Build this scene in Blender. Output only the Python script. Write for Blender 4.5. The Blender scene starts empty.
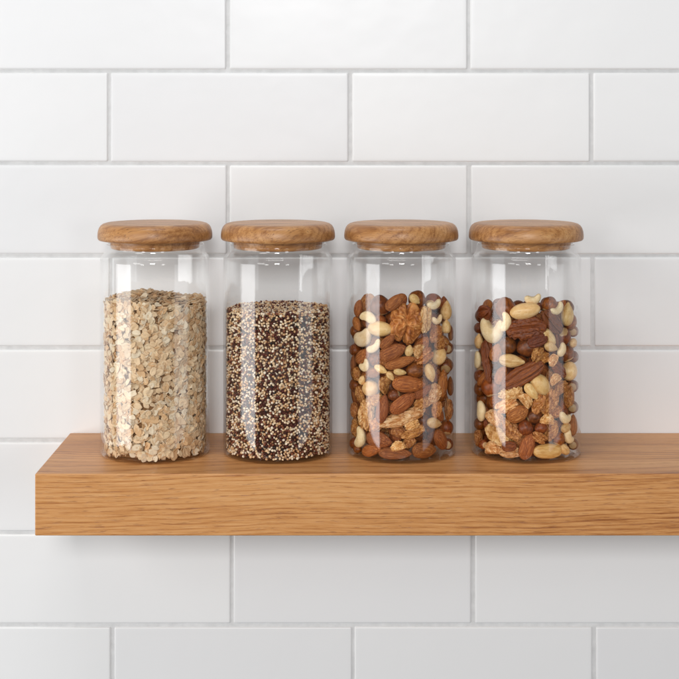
import bpy, bmesh, math, random
import numpy as np
from mathutils import Vector, Matrix, noise

R = math.radians
scene = bpy.context.scene
COL = scene.collection
MM = 0.001

# ---------------------------------------------------------------- helpers
def lin(r, g, b):
    def f(c):
        c /= 255.0
        return c / 12.92 if c <= 0.04045 else ((c + 0.055) / 1.055) ** 2.4
    return (f(r), f(g), f(b), 1.0)

def tag(o, label=None, cat=None, group=None, kind=None):
    if label: o['label'] = label
    if cat: o['category'] = cat
    if group: o['group'] = group
    if kind: o['kind'] = kind
    return o

def mesh_obj(name, verts, faces, mat=None, parent=None, smooth=True):
    me = bpy.data.meshes.new(name)
    me.from_pydata([tuple(v) for v in verts], [], [tuple(f) for f in faces])
    me.update()
    if smooth:
        me.polygons.foreach_set('use_smooth', [True] * len(me.polygons))
    if mat:
        me.materials.append(mat)
    o = bpy.data.objects.new(name, me)
    COL.objects.link(o)
    if parent:
        o.parent = parent
    return o

def lathe(profile, n=128, close=False):
    """profile: list of (r, z) from the axis outwards/back; r==0 collapses to a pole"""
    verts, rings, faces = [], [], []
    for r, z in profile:
        if r < 1e-7:
            rings.append([len(verts)]); verts.append((0, 0, z))
        else:
            s = len(verts)
            for k in range(n):
                a = 2 * math.pi * k / n
                verts.append((r * math.cos(a), r * math.sin(a), z))
            rings.append(list(range(s, s + n)))
    pairs = list(zip(rings[:-1], rings[1:]))
    if close:
        pairs.append((rings[-1], rings[0]))
    for A, B in pairs:
        if len(A) == 1 and len(B) == 1:
            continue
        for k in range(n):
            k2 = (k + 1) % n
            if len(A) == 1:
                faces.append((A[0], B[k2], B[k]))
            elif len(B) == 1:
                faces.append((A[k], A[k2], B[0]))
            else:
                faces.append((A[k], A[k2], B[k2], B[k]))
    return verts, faces

def arc(cx, cz, r, a0, a1, n):
    return [(cx + r * math.cos(R(a0 + (a1 - a0) * i / n)), cz + r * math.sin(R(a0 + (a1 - a0) * i / n))) for i in range(n + 1)]

# ---------------------------------------------------------------- node helpers
class NT:
    def __init__(self, name):
        self.m = bpy.data.materials.new(name)
        self.m.use_nodes = True
        self.t = self.m.node_tree
        self.t.nodes.clear()
        self.out = self.t.nodes.new('ShaderNodeOutputMaterial')
    def n(self, typ, ins=None, **props):
        nd = self.t.nodes.new(typ)
        for k, v in props.items():
            setattr(nd, k, v)
        for k, v in (ins or {}).items():
            s = nd.inputs[k]
            if isinstance(v, bpy.types.NodeSocket):
                self.t.links.new(v, s)
            else:
                s.default_value = v
        return nd
    def link(self, a, b):
        self.t.links.new(a, b)
    def math(self, op, a, b=None, c=None, clamp=False):
        nd = self.n('ShaderNodeMath', operation=op, use_clamp=clamp)
        for i, v in enumerate((a, b, c)):
            if v is None: continue
            if isinstance(v, bpy.types.NodeSocket): self.link(v, nd.inputs[i])
            else: nd.inputs[i].default_value = v
        return nd.outputs[0]
    def ramp(self, fac, stops, interp='LINEAR'):
        nd = self.n('ShaderNodeValToRGB', {'Fac': fac})
        cr = nd.color_ramp
        cr.interpolation = interp
        while len(cr.elements) < len(stops): cr.elements.new(0.5)
        for e, (p, c) in zip(cr.elements, stops):
            e.position = p
            e.color = c if len(c) == 4 else (*c, 1)
        return nd.outputs['Color']
    def mix(self, fac, a, b, blend='MIX'):
        nd = self.n('ShaderNodeMix', data_type='RGBA', blend_type=blend)
        for s, v in ((nd.inputs[0], fac), (nd.inputs[6], a), (nd.inputs[7], b)):
            if isinstance(v, bpy.types.NodeSocket): self.link(v, s)
            else: s.default_value = v
        return nd.outputs[2]
    def noise(self, vec, scale, detail=3, rough=0.5, dist=0.0, out='Fac'):
        nd = self.n('ShaderNodeTexNoise', {'Vector': vec, 'Scale': scale, 'Detail': detail, 'Roughness': rough, 'Distortion': dist})
        return nd.outputs[out]
    def mapping(self, vec, loc=(0, 0, 0), rot=(0, 0, 0), scale=(1, 1, 1)):
        return self.n('ShaderNodeMapping', {'Vector': vec, 'Location': loc, 'Rotation': rot, 'Scale': scale}).outputs[0]
    def principled(self, **ins):
        p = self.n('ShaderNodeBsdfPrincipled', ins)
        self.link(p.outputs[0], self.out.inputs[0])
        return p
    def bump(self, h, strength, dist):
        return self.n('ShaderNodeBump', {'Height': h, 'Strength': strength, 'Distance': dist}).outputs[0]
    def vadd(self, a, b):
        nd = self.n('ShaderNodeVectorMath', operation='ADD')
        for i, v in enumerate((a, b)):
            if isinstance(v, bpy.types.NodeSocket): self.link(v, nd.inputs[i])
            else: nd.inputs[i].default_value = v
        return nd.outputs[0]

W1 = (1, 1, 1, 1)

def mat_tile():
    t = NT('glazed_white_tile')
    g = t.n('ShaderNodeNewGeometry')
    co = t.n('ShaderNodeTexCoord').outputs['Object']
    rnd = g.outputs['Random Per Island']
    base = t.ramp(rnd, [(0, lin(231, 231, 231)), (1, lin(237, 237, 236))])
    mott = t.noise(co, 9.0, 3)
    base = t.mix(t.math('MULTIPLY', mott, 0.10), base, lin(218, 217, 215))
    h = t.noise(co, 22.0, 2)
    h2 = t.noise(co, 420.0, 2)
    hh = t.math('ADD', h, t.math('MULTIPLY', h2, 0.02))
    t.principled(**{'Base Color': base, 'Roughness': 0.32, 'IOR': 1.5, 'Normal': t.bump(hh, 0.35, 0.0012)})
    return t.m

def mat_grout():
    t = NT('cement_grout')
    co = t.n('ShaderNodeTexCoord').outputs['Object']
    c = t.ramp(t.noise(co, 130.0, 4), [(0.3, lin(208, 208, 207)), (0.7, lin(221, 221, 220))])
    t.principled(**{'Base Color': c, 'Roughness': 0.9, 'Normal': t.bump(t.noise(co, 1600.0, 3), 0.4, 0.0003)})
    return t.m

def mat_oak():
    t = NT('oiled_oak')
    co = t.n('ShaderNodeTexCoord').outputs['Object']
    # slow wander of the grain along the board
    wob = t.noise(t.mapping(co, scale=(5.5, 9, 9)), 1.0, 2, out='Color')
    wv = t.n('ShaderNodeVectorMath', {0: wob, 1: (0.5, 0.5, 0.5)}, operation='SUBTRACT').outputs[0]
    wv = t.n('ShaderNodeVectorMath', {0: wv, 1: (0.0, 0.013, 0.013)}, operation='MULTIPLY').outputs[0]
    cw = t.vadd(co, wv)
    sx = t.n('ShaderNodeSeparateXYZ', {0: t.mapping(cw, loc=(0, 0.16, 0.115), rot=(0, R(1.4), R(1.0)))})
    rr = t.math('SQRT', t.math('ADD', t.math('POWER', sx.outputs[1], 2.0), t.math('POWER', sx.outputs[2], 2.0)))
    ring = t.math('FRACT', t.math('MULTIPLY', rr, 260.0))
    ringsoft = t.ramp(ring, [(0, (0, 0, 0)), (0.16, (.75, .75, .75)), (0.6, (1, 1, 1)), (0.9, (.55, .55, .55)), (1, (0, 0, 0))])
    fib = t.noise(t.mapping(cw, scale=(34, 860, 860)), 1.0, 5, 0.7)
    broad = t.noise(t.mapping(cw, scale=(1.6, 34, 34)), 1.0, 3, 0.55)
    tone = t.math('ADD', t.math('MULTIPLY', broad, 0.50), t.math('MULTIPLY', fib, 0.66))
    tone = t.math('ADD', tone, t.math('MULTIPLY', ringsoft, 0.15))
    tone = t.math('SUBTRACT', tone, 0.13)
    c = t.ramp(tone, [(0.30, lin(128, 70, 30)), (0.43, lin(172, 111, 58)), (0.56, lin(203, 143, 84)), (0.78, lin(222, 169, 112))])
    # open pores: short dark dashes gathered in the early wood
    po = t.noise(t.mapping(cw, scale=(95, 1500, 1500)), 1.0, 2, 0.5)
    early = t.ramp(ring, [(0, (1, 1, 1)), (0.35, (.8, .8, .8)), (0.6, (.15, .15, .15)), (0.92, (.2, .2, .2)), (1, (1, 1, 1))])
    pm = t.math('MULTIPLY', t.ramp(po, [(0.585, (0, 0, 0)), (0.66, (1, 1, 1))]), early)
    c = t.mix(t.math('MULTIPLY', pm, 0.55), c, lin(124, 68, 32))
    hgt = t.math('SUBTRACT', t.math('MULTIPLY', fib, 0.35), pm)
    rough = t.ramp(fib, [(0.3, (.34, .34, .34)), (0.75, (.50, .50, .50))])
    t.principled(**{'Base Color': c, 'Roughness': rough, 'IOR': 1.45, 'Normal': t.bump(hgt, 0.35, 0.0003)})
    return t.m

def mat_lidwood():
    t = NT('acacia_wood')
    tc = t.n('ShaderNodeTexCoord').outputs['Object']
    rnd = t.n('ShaderNodeObjectInfo').outputs['Random']
    off = t.n('ShaderNodeCombineXYZ', {0: t.math('MULTIPLY', rnd, 1.3), 1: t.math('MULTIPLY', rnd, 0.011), 2: t.math('MULTIPLY', rnd, 0.006)}).outputs[0]
    co = t.vadd(tc, off)
    wob = t.noise(t.mapping(co, scale=(16, 30, 30)), 1.0, 2, out='Color')
    wv = t.n('ShaderNodeVectorMath', {0: wob, 1: (0.5, 0.5, 0.5)}, operation='SUBTRACT').outputs[0]
    wv = t.n('ShaderNodeVectorMath', {0: wv, 1: (0.0, 0.016, 0.016)}, operation='MULTIPLY').outputs[0]
    cw = t.vadd(co, wv)
    cm = t.mapping(cw, loc=(0, 0.012, 0.03), rot=(R(6), R(9), R(14)))
    sx = t.n('ShaderNodeSeparateXYZ', {0: cm})
    rr = t.math('SQRT', t.math('ADD', t.math('POWER', sx.outputs[1], 2.0), t.math('POWER', sx.outputs[2], 2.0)))
    ring = t.math('FRACT', t.math('MULTIPLY', rr, 270.0))
    ringsoft = t.ramp(ring, [(0, (0, 0, 0)), (0.25, (.7, .7, .7)), (0.65, (1, 1, 1)), (1, (0, 0, 0))])
    fib = t.noise(t.mapping(cm, scale=(30, 900, 900)), 1.0, 5, 0.7)
    broad = t.noise(t.mapping(cm, scale=(11, 110, 110)), 1.0, 3, 0.6)
    tone = t.math('ADD', t.math('MULTIPLY', broad, 0.72), t.math('MULTIPLY', fib, 0.50))
    tone = t.math('ADD', tone, t.math('MULTIPLY', ringsoft, 0.10))
    tone = t.math('SUBTRACT', tone, 0.14)
    c = t.ramp(tone, [(0.2, lin(108, 66, 34)), (0.42, lin(154, 103, 58)), (0.60, lin(188, 136, 84)), (0.85, lin(214, 168, 116))])
    po = t.noise(t.mapping(cm, scale=(70, 1500, 1500)), 1.0, 2, 0.5)
    pm = t.ramp(po, [(0.60, (0, 0, 0)), (0.68, (1, 1, 1))])
    c = t.mix(t.math('MULTIPLY', pm, 0.6), c, lin(84, 46, 22))
    hgt = t.math('SUBTRACT', t.math('MULTIPLY', fib, 0.3), pm)
    t.principled(**{'Base Color': c, 'Roughness': 0.38, 'IOR': 1.47, 'Normal': t.bump(hgt, 0.25, 0.00025)})
    return t.m

def mat_glass():
    """thin clear glass: each surface passes light straight on and mirrors by Schlick's law"""
    t = NT('clear_glass')
    g = t.n('ShaderNodeNewGeometry')
    d = t.n('ShaderNodeVectorMath', {0: g.outputs['Normal'], 1: g.outputs['Incoming']}, operation='DOT_PRODUCT').outputs['Value']
    c = t.math('ABSOLUTE', d)
    k = t.math('POWER', t.math('SUBTRACT', 1.0, c, clamp=True), 5.0)
    F = t.math('ADD', 0.023, t.math('MULTIPLY', k, 0.90), clamp=True)
    # absorption grows with the slant path through the wall
    cosi = t.math('SQRT', t.math('SUBTRACT', 1.0, t.math('DIVIDE', t.math('SUBTRACT', 1.0, t.math('POWER', c, 2.0)), 2.25)))
    path = t.math('DIVIDE', 1.0, cosi)
    tr = t.n('ShaderNodeCombineColor', {0: t.math('POWER', 0.997, path), 1: t.math('POWER', 0.9985, path), 2: t.math('POWER', 0.998, path)}).outputs[0]
    a = t.n('ShaderNodeBsdfTransparent', {'Color': tr})
    b = t.n('ShaderNodeBsdfGlossy', {'Color': W1, 'Roughness': 0.03})
    m = t.n('ShaderNodeMixShader', {0: F, 1: a.outputs[0], 2: b.outputs[0]})
    t.link(m.outputs[0], t.out.inputs[0])
    return t.m

def mat_attr(name, rough, bump=None, spec=0.5, sss=0.0):
    t = NT(name)
    at = t.n('ShaderNodeAttribute', attribute_name='tint').outputs['Color']
    ins = {'Base Color': at, 'Roughness': rough, 'Specular IOR Level': spec}
    if bump:
        co = t.n('ShaderNodeTexCoord').outputs['Object']
        nz = t.noise(co, bump[0], 3)
        ins['Normal'] = t.bump(nz, bump[1], bump[2])
        ins['Base Color'] = t.mix(t.math('MULTIPLY', nz, 0.45), at, t.mix(1.0, at, (0.62, 0.5, 0.38, 1), 'MULTIPLY'))
    t.principled(**ins)
    return t.m

def nut_mat(name, scale, stops, rough, fine=None, bump=(0.4, 0.02), patch=None, island=True, spec=0.5, detail=5, dist=0.0, tone=(0.92, 0.34)):
    """streaks in the nut's own (normalised) coordinates; each nut a little lighter or darker"""
    t = NT(name)
    tc = t.n('ShaderNodeTexCoord').outputs['Object']
    rnd = t.n('ShaderNodeObjectInfo').outputs['Random']
    off = t.n('ShaderNodeCombineXYZ', {0: t.math('MULTIPLY', rnd, 37.0), 1: t.math('MULTIPLY', rnd, 91.0), 2: t.math('MULTIPLY', rnd, 53.0)}).outputs[0]
    co = t.vadd(t.mapping(tc, scale=scale), off)
    nz = t.noise(co, 1.0, detail, 0.6, dist)
    c = t.ramp(nz, stops)
    if fine:
        f = t.noise(t.vadd(t.mapping(tc, scale=fine[0]), off), 1.0, 3, 0.6)
        c = t.mix(t.ramp(f, [(fine[1], (0, 0, 0)), (fine[2], (1, 1, 1))]), c, fine[3])
    if patch:
        x = t.n('ShaderNodeSeparateXYZ', {0: tc}).outputs[0]
        nn = t.math('ADD', x, t.math('MULTIPLY', t.math('SUBTRACT', nz, 0.5), 0.12))
        c = t.mix(t.ramp(nn, [(0.0, (1, 1, 1)), (0.02, (0, 0, 0))]) if False else t.math('LESS_THAN', nn, patch[0]), c, patch[1])
    v = t.math('ADD', tone[0], t.math('MULTIPLY', t.math('FRACT', t.math('MULTIPLY', rnd, 17.3)), tone[1]))
    hsv = t.n('ShaderNodeHueSaturation', {'Hue': t.math('ADD', 0.498, t.math('MULTIPLY', rnd, 0.012)), 'Saturation': 1.07, 'Value': v, 'Fac': 1.0, 'Color': c})
    t.principled(**{'Base Color': hsv.outputs[0], 'Roughness': rough, 'Specular IOR Level': spec, 'Normal': t.bump(nz, bump[0], bump[1] * 0.02)})
    return t.m

# ---------------------------------------------------------------- setting: tiled wall
def build_wall():
    P = 0.0799; TW = 0.2085; G = 0.0030
    z_line = 0.2723 - (163.4 - 118) / 1.156 * MM     # a grout line seen at photo height 163
    x_odd = (110 - 339.5) / 1.156 * MM               # a joint of the row above that line
    rng = random.Random(4)
    verts, faces, mats = [], [], []
    def quad(a, b, c, d, m):
        faces.append((a, b, c, d)); mats.append(m)
    # grout sheet behind
    D = 0.0016
    s = len(verts)
    verts += [(-1.3, D - 0.0004, -0.75), (1.3, D - 0.0004, -0.75), (1.3, D - 0.0004, 1.0), (-1.3, D - 0.0004, 1.0)]
    quad(s, s + 1, s + 2, s + 3, 1)
    s = len(verts)   # the wall's body behind the tiles
    for y in (D + 0.001, 0.03):
        verts += [(-1.3, y, -0.75), (1.3, y, -0.75), (1.3, y, 1.0), (-1.3, y, 1.0)]
    for q in ((0, 1, 5, 4), (1, 2, 6, 5), (2, 3, 7, 6), (3, 0, 4, 7), (4, 5, 6, 7)):
        quad(*[s + i for i in q], 1)
    insets = [(0, D), (0.0002, 0.0007), (0.0006, 0.00025), (0.0010, 0.00005), (0.0016, 0.0), (0.004, 0.0)]
    for row in range(-8, 10):
        z0 = z_line + row * P
        xo = x_odd + (0 if row % 2 == 0 else TW * 0.485)
        jit = rng.uniform(-.0012, .0012) + {-5: .0040, -6: .0030}.get(row, 0)
        for k in range(-7, 8):
            x0 = xo + k * TW + jit + rng.uniform(-.0004, .0004)
            xa, xb = x0 + G / 2, x0 + TW - G / 2
            za, zb = z0 + G / 2 + rng.uniform(-.0002, .0002), z0 + P - G / 2 + rng.uniform(-.0002, .0002)
            if xa < -1.29 or xb > 1.29 or za < -0.74 or zb > 0.99: continue
            tx, tz, ty = rng.uniform(-.0011, .0011), rng.uniform(-.0016, .0016), rng.uniform(-.00012, .00012)
            mx, mz = (xa + xb) / 2, (za + zb) / 2
            prev = None
            for i, (ins, dep) in enumerate(insets):
                rc = 0.0011 if i < 4 else 0.0
                a, b, c, d = xa + ins, xb - ins, za + ins, zb - ins
                pts = []
                rad = max(0.0012 - ins * 0.3, 0.0004)
                for (cx, cz, a0) in ((b - rad, d - rad, 0), (a + rad, d - rad, 90), (a + rad, c + rad, 180), (b - rad, c + rad, 270)):
                    for j in range(4):
                        an = R(a0 + 30 * j)
                        pts.append((cx + rad * math.cos(an), cz + rad * math.sin(an)))
                ring = []
                for (x, z) in pts:
                    y = dep + (ty + (x - mx) * tx + (z - mz) * tz if i else 0)
                    ring.append(len(verts)); verts.append((x, y, z))
                if prev:
                    n = len(ring)
                    for j in range(n):
                        quad(prev[j], ring[j], ring[(j + 1) % n], prev[(j + 1) % n], 0)
                prev = ring
            faces.append(tuple(reversed(prev))); mats.append(0)
    o = mesh_obj('tiled_wall', verts, faces, mat_tile())
    o.data.materials.append(mat_grout())
    o.data.polygons.foreach_set('material_index', mats)
    bm = bmesh.new(); bm.from_mesh(o.data); bmesh.ops.recalc_face_normals(bm, faces=bm.faces); bm.to_mesh(o.data); bm.free()
    tag(o, 'white glazed subway tile wall with pale grey grout behind the shelf', 'wall')
build_wall()

# ---------------------------------------------------------------- shelf
def build_shelf():
    x0, x1 = -0.2331, 0.62
    y0, y1 = -0.1499, -0.0006
    z0, z1 = -0.0474, 0.0
    bm = bmesh.new()
    bmesh.ops.create_cube(bm, size=1.0)
    for v in bm.verts:
        v.co = Vector((x0 if v.co.x < 0 else x1, y0 if v.co.y < 0 else y1, z0 if v.co.z < 0 else z1))
    bmesh.ops.bevel(bm, geom=list(bm.edges), offset=0.0011, segments=3, profile=0.6, affect='EDGES')
    for f in bm.faces: f.smooth = True
    me = bpy.data.meshes.new('floating_shelf'); bm.to_mesh(me); bm.free()
    me.materials.append(mat_oak())
    o = bpy.data.objects.new('floating_shelf', me); COL.objects.link(o)
    m = o.modifiers.new('wn', 'WEIGHTED_NORMAL'); m.keep_sharp = True
    tag(o, 'thick oak floating shelf with square front edge carrying four glass jars', 'shelf')
build_shelf()

# ---------------------------------------------------------------- jars
JARS = [(-0.1502, 'first'), (-0.0501, 'second'), (0.0503, 'third'), (0.1519, 'fourth')]
JY = -0.0756
RIN = 0.0428
BASE = 0.0024
M_GLASS = mat_glass()
M_LID = mat_lidwood()

def jar_profile():
    outer = [(0.0, 0.0007), (0.037, 0.0007), (0.0395, 0.0002), (0.0407, 0.0)]
    outer += arc(0.0415, 0.0028, 0.0028, -85, 0, 9)
    outer += [(0.0443, 0.0032), (0.0443, 0.0045), (0.0443, 0.02), (0.0443, 0.08), (0.0443, 0.152), (0.0443, 0.1555), (0.0443, 0.1561)]
    outer += arc(0.0381, 0.1566, 0.0062, 0, 50, 7)
    outer += [(0.0407, 0.1634), (0.0401, 0.1648), (0.0399, 0.1662), (0.0399, 0.1676)]
    outer += arc(0.0386, 0.1690, 0.0013, -10, 120, 6)
    inner = [(0.0369, 0.1690), (0.0366, 0.1668), (0.0366, 0.1640)]
    inner += arc(0.0368, 0.1562, 0.0060, 60, 0, 7)
    inner += [(0.0428, 0.1556), (0.0428, 0.152), (0.0428, 0.08), (0.0428, 0.02), (0.0428, 0.0065), (0.0428, 0.0055)]
    inner += arc(0.0400, 0.0050, 0.0028, 0, -90, 7)
    inner += [(0.036, 0.0021), (0.0, 0.0021)]
    return outer + inner

jar_mesh = None
def build_jars():
    pv, pf = lathe(jar_profile(), 160)
    lid_prof = [(0.0, 0.1872)]
    lid_prof += [(0.020, 0.1872), (0.036, 0.1871)]
    lid_prof += [(0.0398, 0.1869), (0.0422, 0.1862), (0.0440, 0.1849), (0.0452, 0.1831), (0.0460, 0.1808), (0.0464, 0.1784), (0.0465, 0.1764), (0.0464, 0.1750), (0.0461, 0.1741), (0.0455, 0.1734), (0.0447, 0.1732)]
    lid_prof += [(0.0362, 0.1732), (0.0, 0.1732)]
    lv, lf = lathe([(r, z - 0.1732) for r, z in lid_prof], 128)
    st_prof = [(0.0, 0.0), (0.0362, 0.0), (0.0360, -0.0054), (0.0355, -0.0064), (0.0345, -0.0068), (0.0, -0.0068)]
    sv, sf = lathe([(r, z - 0.0002) for r, z in st_prof], 128)
    labels = ['glass jar full of rolled oats with a round wooden lid',
              'glass jar of speckled tricolour quinoa with a round wooden lid',
              'wooden lidded glass jar of nuts rich in almonds below a big walnut half',
              'wooden lidded glass jar of nuts with long pecans, at right end of row']
    first = None
    for i, (x, nm) in enumerate(JARS):
        e = bpy.data.objects.new('glass_jar', None); COL.objects.link(e)
        e.location = (x, JY, 0.0001); e.empty_display_size = 0.02
        tag(e, labels[i], 'jar', 'lidded glass jars in a row on the shelf')
        if first is None:
            b = mesh_obj('glass_body', pv, pf, M_GLASS, e)
            l = mesh_obj('lid', lv, lf, M_LID, e)
            s = mesh_obj('stopper', sv, sf, M_LID, l)
            for o in (l, s, b):
                bm = bmesh.new(); bm.from_mesh(o.data); bmesh.ops.recalc_face_normals(bm, faces=bm.faces); bm.to_mesh(o.data); bm.free()
            for o in (l, s):
                o.data.set_sharp_from_angle(angle=R(50))
            first = (b, l, s)
        else:
            b = first[0].copy(); COL.objects.link(b); b.parent = e
            l = first[1].copy(); COL.objects.link(l); l.parent = e
            s = first[2].copy(); COL.objects.link(s); s.parent = l
        l.location = (0, 0, 0.1732)
        l.rotation_euler = (0, 0, (0.0, 0.5, -0.35, 0.22)[i])
build_jars()

# ---------------------------------------------------------------- loose grains as one mesh
def scatter_mesh(name, protos, xf, tints, mat, extra=None):
    """protos: list of (verts Nx3, faces list of quads Mx4 with -1 for tris unused); xf: list of (proto, 3x3, pos)"""
    V, F, T, base = [], [], [], 0
    for (k, A, p), c in zip(xf, tints):
        v, f = protos[k]
        V.append(v @ A.T + p)
        F.append(f + base)
        T.append(np.tile(np.array(c, dtype=np.float32), (len(v), 1)))
        base += len(v)
    if extra:
        v, f, c = extra
        V.append(v); F.append(f + base); T.append(np.tile(np.array(c, dtype=np.float32), (len(v), 1)))
    V = np.concatenate(V); F = np.concatenate(F); T = np.concatenate(T)
    me = bpy.data.meshes.new(name)
    me.vertices.add(len(V)); me.vertices.foreach_set('co', V.astype(np.float32).ravel())
    me.loops.add(F.size); me.loops.foreach_set('vertex_index', F.astype(np.int32).ravel())
    me.polygons.add(len(F))
    me.polygons.foreach_set('loop_start', np.arange(0, F.size, 4, dtype=np.int32))
    me.polygons.foreach_set('use_smooth', np.ones(len(F), dtype=bool))
    me.update(calc_edges=True)
    ca = me.attributes.new('tint', 'FLOAT_COLOR', 'POINT')
    ca.data.foreach_set('color', np.concatenate([T[:, :3], np.ones((len(T), 1), dtype=np.float32)], axis=1).astype(np.float32).ravel())
    me.materials.append(mat)
    o = bpy.data.objects.new(name, me); COL.objects.link(o)
    return o

def uv_quads(nu, nv):
    """nv rings x nu columns, poles as tiny rings (all quads)"""
    f = []
    for i in range(nv - 1):
        for j in range(nu):
            j2 = (j + 1) % nu
            f.append((i * nu + j, i * nu + j2, (i + 1) * nu + j2, (i + 1) * nu + j))
    return np.array(f, dtype=np.int64)

def rot_from(n, rng, spin=None):
    n = n / np.linalg.norm(n)
    a = np.array([0, 0, 1.0]) if abs(n[2]) < 0.9 else np.array([1.0, 0, 0])
    u = np.cross(a, n); u /= np.linalg.norm(u); v = np.cross(n, u)
    s = rng.uniform(0, 2 * math.pi) if spin is None else spin
    return np.stack([u * math.cos(s) + v * math.sin(s), -u * math.sin(s) + v * math.cos(s), n], axis=1)

def core_mesh(r, h, z0, n=48):
    prof = [(1e-5, z0), (r, z0), (r, h), (r * 0.6, h + 0.0015), (1e-5, h + 0.002)]
    V = []
    for rr, z in prof:
        for k in range(n):
            a = 2 * math.pi * k / n
            V.append((rr * math.cos(a), rr * math.sin(a), z))
    return np.array(V), uv_quads(n, len(prof))

def build_oats():
    rng = np.random.default_rng(11)
    protos = []
    nu = 16
    for k in range(20):
        # a rolled flake: oval, cupped, thin, with a crease and a ragged rim
        rim = 1 + 0.13 * rng.normal(size=nu)
        rim = rim * 0.6 + np.roll(rim, 1) * 0.4
        if k % 2: rim[int(rng.integers(nu))] *= rng.uniform(0.45, 0.75)   # a nick or split in the edge
        if k % 5 == 0: rim[:4] *= 0.62                                    # broken across
        bend = rng.uniform(-0.35, 0.5); tw = rng.uniform(-0.25, 0.25); cre = rng.uniform(0.05, 0.20)
        asp = rng.uniform(0.58, 0.82); th = rng.uniform(0.09, 0.13)
        rows = [(0.02, 1), (0.45, 1), (0.82, 0.9), (1.0, 0.25), (1.0, -0.25), (0.82, -0.9), (0.45, -1), (0.02, -1)]
        v = []
        for (rr, tt) in rows:
            for j in range(nu):
                a = 2 * math.pi * j / nu
                x = rr * rim[j] * math.cos(a); y = rr * rim[j] * math.sin(a) * asp
                z = bend * x * x * 0.5 + tw * x * y + 0.15 * y * y + tt * th * (1 - 0.3 * rr * rr)
                if tt > 0: z -= cre * math.exp(-(y / 0.12) ** 2) * (1 - rr)
                v.append((x, y, z))
        protos.append((np.array(v), uv_quads(nu, len(rows))))
    rim_c = np.array([lin(249, 225, 186), lin(243, 211, 168), lin(252, 235, 205), lin(230, 190, 142), lin(247, 218, 178)])
    xf, tints = [], []
    def top(r, a):
        return 0.1235 + 0.0075 * math.exp(-(((r * math.cos(a) + .004) / 0.026) ** 2 + ((r * math.sin(a)) / 0.026) ** 2)) + 0.0012 * math.sin(3 * a + 1)
    def add(p, n, s, big):
        A = rot_from(n, rng) * s
        xf.append((int(rng.integers(len(protos))), A, p))
        c = rim_c[int(rng.integers(len(rim_c)))][:3] * rng.uniform(0.80, 1.0)
        tints.append(c)
    N = 5000
    for i in range(N):
        a = rng.uniform(0, 2 * math.pi)
        lay = rng.uniform() ** 0.8
        s = rng.uniform(0.0024, 0.0043)
        z = rng.uniform(BASE + 0.001, top(0.04, a))
        tilt = abs(rng.normal(0, 0.42)) if rng.uniform() < 0.72 else rng.uniform(0.6, 1.5)
        n = np.array([math.cos(a), math.sin(a), 0.0])
        dirv = rng.normal(size=3); dirv -= n * dirv.dot(n); dirv /= np.linalg.norm(dirv)
        nn = n * math.cos(tilt) + dirv * math.sin(tilt)
        # keep the flake inside the glass: back it off by its radial reach
        reach = s * math.sin(min(tilt, 1.5)) * 0.82 + s * 0.22 * math.cos(tilt)
        r = RIN - 0.0006 - reach - lay * 0.0035
        zmin = BASE + s * 0.6
        add(np.array([r * math.cos(a), r * math.sin(a), max(z, zmin)]), nn if rng.uniform() < .5 else nn, s, True)
    for i in range(900):
        r = 0.0405 * math.sqrt(rng.uniform()); a = rng.uniform(0, 2 * math.pi)
        s = rng.uniform(0.0024, 0.0043)
        tilt = abs(rng.normal(0, 0.5))
        dz = rng.uniform(-0.0045, 0.0008)
        dirv = np.array([*rng.normal(size=2), 0]); dirv /= np.linalg.norm(dirv)
        nn = np.array([0, 0, 1.0]) * math.cos(tilt) + dirv * math.sin(tilt)
        r = min(r, RIN - 0.0008 - s)
        add(np.array([r * math.cos(a), r * math.sin(a), top(r, a) + dz]), nn, s, True)
    ex = core_mesh(0.0358, 0.1205, BASE + 0.0003)  # inner core: the shade between flakes is put into its darker tint
    o = scatter_mesh('rolled_oats', protos, xf, tints, mat_attr('oat_flake', 0.6, (1100.0, 0.7, 0.0005), 0.4), (ex[0], ex[1], lin(172, 130, 86)[:3]))
    o.location = (JARS[0][0], JY, 0.0001)
    tag(o, 'pale beige rolled oat flakes heaped inside the first glass jar', 'oats', kind='stuff')
build_oats()

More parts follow.
